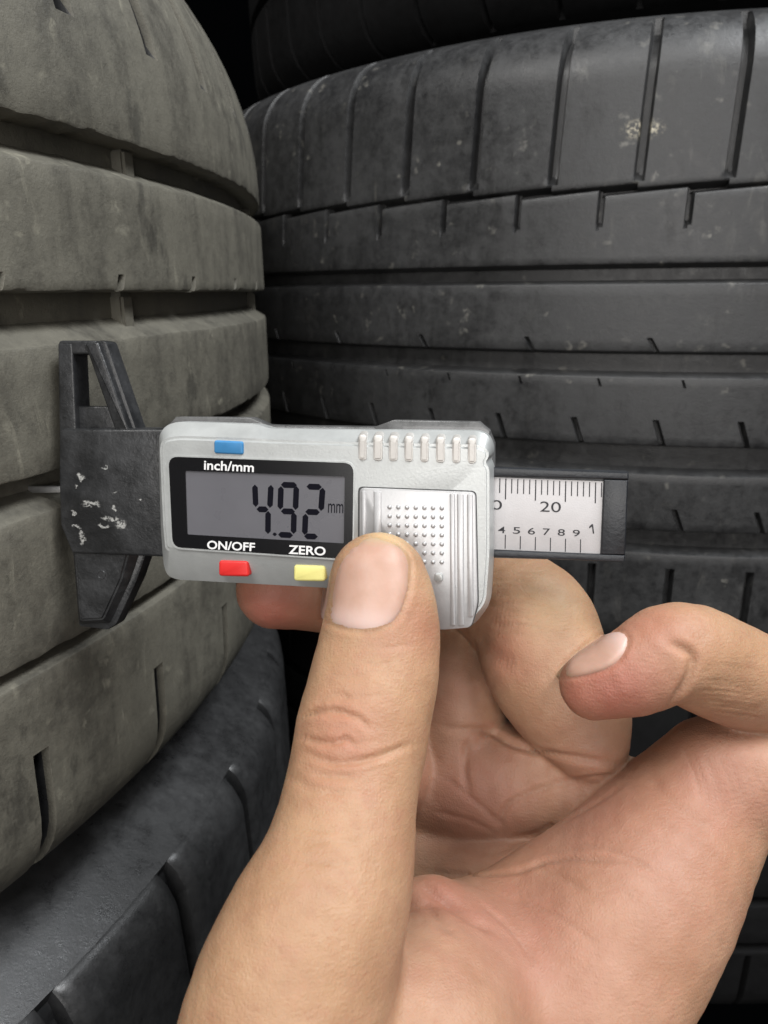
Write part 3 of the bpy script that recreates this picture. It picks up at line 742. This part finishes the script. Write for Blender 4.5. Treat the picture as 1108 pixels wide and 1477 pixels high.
# creases of thumb joint, palm, finger roots
for pts, dp, wd in (
    ([(428, 1042), (450, 1028), (490, 1026), (520, 1038), (533, 1050), (548, 1048)], .6, .5),
    ([(424, 1060), (445, 1066), (480, 1072), (498, 1066), (512, 1074), (530, 1066)], .5, .48),
    ([(440, 1085), (470, 1098), (510, 1099), (550, 1090), (590, 1075), (614, 1071)], .5, .5),
    ([(455, 1012), (480, 1003), (510, 1006)], .25, .6), ([(445, 1112), (480, 1120), (520, 1118)], .22, .7),
    ([(415, 1115), (450, 1138), (500, 1145)], .2, .8),
    ([(604, 1208), (660, 1222), (715, 1229), (745, 1214), (800, 1190), (850, 1165), (900, 1130), (925, 1112)], .25, .9),
    ([(735, 1215), (722, 1190), (735, 1160), (780, 1138), (850, 1122), (912, 1118)], .5, .7),
    ([(676, 1065), (670, 1110), (678, 1150)], .45, .8), ([(640, 1120), (690, 1160), (735, 1200)], .25, .6), ([(625, 1170), (680, 1185), (720, 1205)], .25, .6),
    ([(620, 1045), (660, 1052), (705, 1055), (740, 1074), (800, 1088), (860, 1098), (918, 1108)], .7, .8),
    ([(600, 1255), (660, 1262), (740, 1258), (800, 1240), (880, 1240), (930, 1244)], .5, .6),
    ([(770, 1252), (815, 1268), (850, 1290)], .25, .7), ([(690, 1300), (740, 1345), (780, 1400)], .3, .6), ([(820, 1215), (880, 1225), (950, 1262)], .25, .5), ([(720, 1290), (800, 1320), (870, 1370)], .22, .5),
    ([(605, 1270), (640, 1300), (680, 1325), (715, 1345)], .8, 1.3), ([(610, 1300), (640, 1335), (660, 1350)], .35, .9),
    ([(930, 1112), (960, 1150), (1000, 1185), (1040, 1205)], .3, 1.3),
    ([(960, 925), (985, 935), (1000, 950), (990, 985), (962, 1024)], .9, .8), 
    ([(700, 870), (740, 880), (790, 878)], .2, .7), ([(700, 890), (730, 905), (760, 905)], .2, .7),
    ([(690, 915), (705, 940), (728, 955), (750, 958)], .55, 1.9),
    ):
    crease(pts, dp, wd, dp * .1)
# fine skin lines across bent joints
for i in range(9):
    y = 828 + i * 11 + random.uniform(-3, 3); crease([(708 + random.uniform(-4, 8), y), (745, y - 3), (785 + random.uniform(-20, 20), y - 2 + i)], random.uniform(.18, .36), .42)
for i in range(10):
    y = 958 + i * 7.5; crease([(1010 + random.uniform(-8, 20), y), (1060, y + 4 + random.uniform(-2, 2)), (1106, y + 12)], random.uniform(.12, .26), .4)
for i in range(12):
    x = 985 + i * 10; crease([(x, 1075 + i * 3), (x + 18, 1115 + i * 3 + random.uniform(-6, 6)), (x + 30, 1165 + i * 2)], random.uniform(.10, .22), .42)
for i in range(14):
    y = 930 + i * 24 + random.uniform(-5, 5); x = 440 + random.uniform(0, 90) - i * 2; crease([(x, y), (x + 30, y + random.uniform(-4, 6)), (x + 60 + random.uniform(0, 30), y + random.uniform(-6, 6))], random.uniform(.08, .18), .4)
NAILS = {
 'thumb_nail': ([(464, 893), (466, 850), (474, 812), (490, 784), (515, 775), (545, 774), (575, 785), (592, 806), (592, 840), (584, 872), (570, 895), (545, 910), (515, 911), (485, 904)], (520, 905), (530, 775)),
 'finger_nail': ([(803, 976), (818, 955), (845, 932), (873, 914), (896, 910), (906, 919), (902, 938), (888, 957), (868, 968), (838, 975)], (900, 922), (812, 973)),
}
for nm, (poly, base, tip) in NAILS.items():
    P = path(poly + [poly[0]], 3)
    idx, d, t = near(P, 3.0)
    DISP[idx] -= .22 * np.exp(-(d / .35) ** 2)
    DISP[idx] += .08 * np.exp(-((d - .9) / .6) ** 2)
# slow unevenness
def wave(V, f, ph): return np.sin(V[:, 0] * f + ph) * np.sin(V[:, 1] * f * 1.13 + ph * 2) * np.sin(V[:, 2] * f * .9 + ph * 3)
DISP += .10 * wave(HV, .45, 1.3) + .05 * wave(HV, 1.1, .4)
HV2 = HV + HN * DISP[:, None]

def skin_material():
    M = NT('hand_skin'); o = M.obj()
    at = M.n('ShaderNodeAttribute', attribute_name='flush'); fl = at.outputs['Color']
    sep = M.n('ShaderNodeSeparateColor'); M.l(fl, sep.inputs[0])
    n1 = M.noise(o, 90, 5, .6); n2 = M.noise(o, 420, 4, .6); n3 = M.noise(o, 1500, 4, .6)
    base = M.mix(M.ramp(n1, .3, .7), (0.325, 0.184, 0.104), (0.385, 0.232, 0.135))
    pal = M.mix(M.ramp(n1, .3, .7), (0.310, 0.155, 0.103), (0.370, 0.204, 0.143))
    c = M.mix(sep.outputs[1], base, pal)
    c = M.mix(M.math('MULTIPLY', sep.outputs[0], .95), c, (0.345, 0.120, 0.086))
    c = M.mix(M.math('MULTIPLY', M.ramp(n2, .48, .72), .28), c, (0.30, 0.145, 0.090))
    c = M.mix(M.math('MULTIPLY', M.ramp(M.noise(o, 170, 5, .7), .5, .7), .22), c, (0.35, 0.148, 0.105))
    c = M.mix(M.math('MULTIPLY', M.ramp(n3, .58, .72), .25), c, (0.265, 0.130, 0.080))
    c = M.mix(M.math('MULTIPLY', sep.outputs[2], .8), c, (0.52, 0.385, 0.21))
    M.l(c, M.b.inputs['Base Color'])
    M.b.inputs['Subsurface Weight'].default_value = 0.35; M.b.inputs['Subsurface Radius'].default_value = (1.0, 0.35, 0.2)
    M.b.inputs['Subsurface Scale'].default_value = 0.0022
    M.l(M.math('ADD', M.math('MULTIPLY', n2, .25), .42), M.b.inputs['Roughness'])
    M.b.inputs['Specular IOR Level'].default_value = 0.4
    v = M.n('ShaderNodeTexVoronoi', Scale=2100.0, feature='DISTANCE_TO_EDGE'); M.l(M.mapped(o, (1, .55, 1)), v.inputs['Vector'])
    b1 = M.bump(v.outputs['Distance'], .3, .0003)
    b2 = M.bump(M.noise(M.mapped(o, (.7, 1.7, .7)), 1100, 4, .65), .34, .0004, b1)
    b3 = M.bump(n1, .25, .001, b2)
    M.l(b3, M.b.inputs['Normal'])
    return M.m
def nail_material():
    M = NT('nail_keratin'); o = M.obj()
    at = M.n('ShaderNodeAttribute', attribute_name='flush'); sep = M.n('ShaderNodeSeparateColor'); M.l(at.outputs['Color'], sep.inputs[0])
    n = M.noise(o, 300, 4)
    c = M.mix(M.ramp(n, .3, .7), (0.39, 0.232, 0.170), (0.425, 0.262, 0.20))
    c = M.mix(sep.outputs[0], c, (0.50, 0.35, 0.305))      # pale half-moon
    c = M.mix(sep.outputs[1], c, (0.40, 0.295, 0.18))      # free edge
    M.l(c, M.b.inputs['Base Color'])
    M.b.inputs['Subsurface Weight'].default_value = .2; M.b.inputs['Subsurface Scale'].default_value = .0012
    M.b.inputs['Roughness'].default_value = .46; M.b.inputs['Specular IOR Level'].default_value = .4
    M.l(M.bump(n, .2, .0003), M.b.inputs['Normal'])
    return M.m
skin_m, nail_m = skin_material(), nail_material()

me = bpy.data.meshes.new('hand'); me.from_pydata((HV2 * MM).tolist(), [], HF.tolist())
FL = np.zeros((len(HV), 4)); FL[:, 3] = 1
def blush(ch, px, py, rad, amt):
    h = cast(px, py)
    if h is None: return
    d = np.linalg.norm(HV - h, axis=1); FL[:, ch] = np.maximum(FL[:, ch], amt * np.exp(-(d / rad) ** 2))
for a in ((880, 1000, 9, .85), (830, 1005, 5, .8), (930, 900, 8, .45), (610, 900, 6, .35), (725, 945, 6, .55), (720, 900, 6, .35), (640, 1290, 6, .5), (690, 1320, 7, .35),
          (385, 885, 12, 1.0), (1010, 1130, 10, .25), (660, 1150, 12, .3), (880, 1180, 12, .15), (490, 1055, 7, .42), (760, 1310, 14, .2)):
    blush(0, *a)
for a in ((700, 1150, 18, 1), (850, 1180, 20, 1), (950, 1250, 22, .9), (750, 1350, 20, 1), (1050, 1130, 15, .9), (850, 1400, 22, .8), (880, 980, 12, .8), (640, 1000, 14, .8), (650, 1400, 12, .6)):
    blush(1, *a)
for a in ((560, 772, 4, .8), (610, 810, 4, .6), (800, 870, 7, .35), (625, 850, 4, .35)):
    blush(2, *a)
ca = me.color_attributes.new('flush', 'FLOAT_COLOR', 'POINT'); ca.data.foreach_set('color', FL.astype(np.float32).ravel())
smooth(me, 180)
hand = link('hand', me, skin_m); hand.matrix_world = CAMW
tag(hand, 'bare left hand pinching the gauge, thumb nail towards the camera and little finger curled', 'hand')

bvh2 = BVHTree.FromPolygons([tuple(v) for v in HV], HF.tolist())
for nm, (poly, base, tip) in NAILS.items():
    pl = [np.array(p, float) for p in poly]; c0 = np.mean(pl, 0); nr, na = 12, 64
    # closed smooth outline
    per = []; n = len(pl)
    for k in range(na):
        q = k / na * n; i = int(q); t = q - i
        p0, p1, p2, p3 = pl[i - 1], pl[i], pl[(i + 1) % n], pl[(i + 2) % n]
        per.append(.5 * (2 * p1 + (p2 - p0) * t + (2 * p0 - 5 * p1 + 4 * p2 - p3) * t * t + (3 * p1 - p0 - 3 * p2 + p3) * t ** 3))
    bs, tp = np.array(base, float), np.array(tip, float); axv = (tp - bs); L = np.linalg.norm(axv); axv /= L
    V, C = [], []
    for rI in range(nr + 1):
        f = rI / nr
        for k in range(na if rI else 1):
            q = c0 + (per[k] - c0) * f
            d = cpt(*q, 1).normalized(); h = bvh2.ray_cast(Vector((0, 0, 0)), d)
            over = Vector((0, 0, 0))
            if h[0] is None:                      # the free edge overhangs the fingertip
                g_ = f
                while h[0] is None and g_ > 0.05:
                    g_ -= .03; q2 = c0 + (per[k] - c0) * g_; h = bvh2.ray_cast(Vector((0, 0, 0)), cpt(*q2, 1).normalized())
                over = cpt(*q, -h[0].z) - cpt(*q2, -h[0].z)
            s = float((q - bs) @ axv) / L; e_ = -.06 + .22 * max(0, min(1, (s - .7) / .2))
            p = h[0] + h[1] * (0.40 * (1 - f ** 8) + e_ * f ** 8)
            p = p + over
            V.append(p * MM)
            s = float((q - bs) @ axv) / L
            lun = math.exp(-((s - .02) / .18) ** 2); free = max(0, min(1, (s - .90) / .08)) * .8
            C.append((lun, free, 0, 1))
    Fc = [(0, 1 + k, 1 + (k + 1) % na) for k in range(na)]
    for rI in range(nr - 1):
        for k in range(na):
            a = 1 + rI * na; Fc.append((a + k, a + na + k, a + na + (k + 1) % na, a + (k + 1) % na))
    a = 1 + (nr - 1) * na; b0 = len(V)      # the edge's thickness
    for k in range(na):
        P_ = Vector(V[a + k]) / MM; hq = bvh2.find_nearest(P_); V.append((P_ - hq[1] * .55) * MM); C.append(C[a + k])
    for k in range(na): Fc.append((a + k, b0 + k, b0 + (k + 1) % na, a + (k + 1) % na))
    nm_ = bpy.data.meshes.new(nm); nm_.from_pydata(V, [], Fc)
    cc = nm_.color_attributes.new('flush', 'FLOAT_COLOR', 'POINT'); cc.data.foreach_set('color', np.array(C, np.float32).ravel())
    bm = bmesh.new(); bm.from_mesh(nm_); bmesh.ops.recalc_face_normals(bm, faces=bm.faces[:])
    for _ in range(3): bmesh.ops.smooth_vert(bm, verts=[v for v in bm.verts if not v.is_boundary], factor=.5, use_axis_x=True, use_axis_y=True, use_axis_z=True)
    bm.to_mesh(nm_); bm.free(); smooth(nm_, 180)
    o = link(nm, nm_, nail_m, hand)
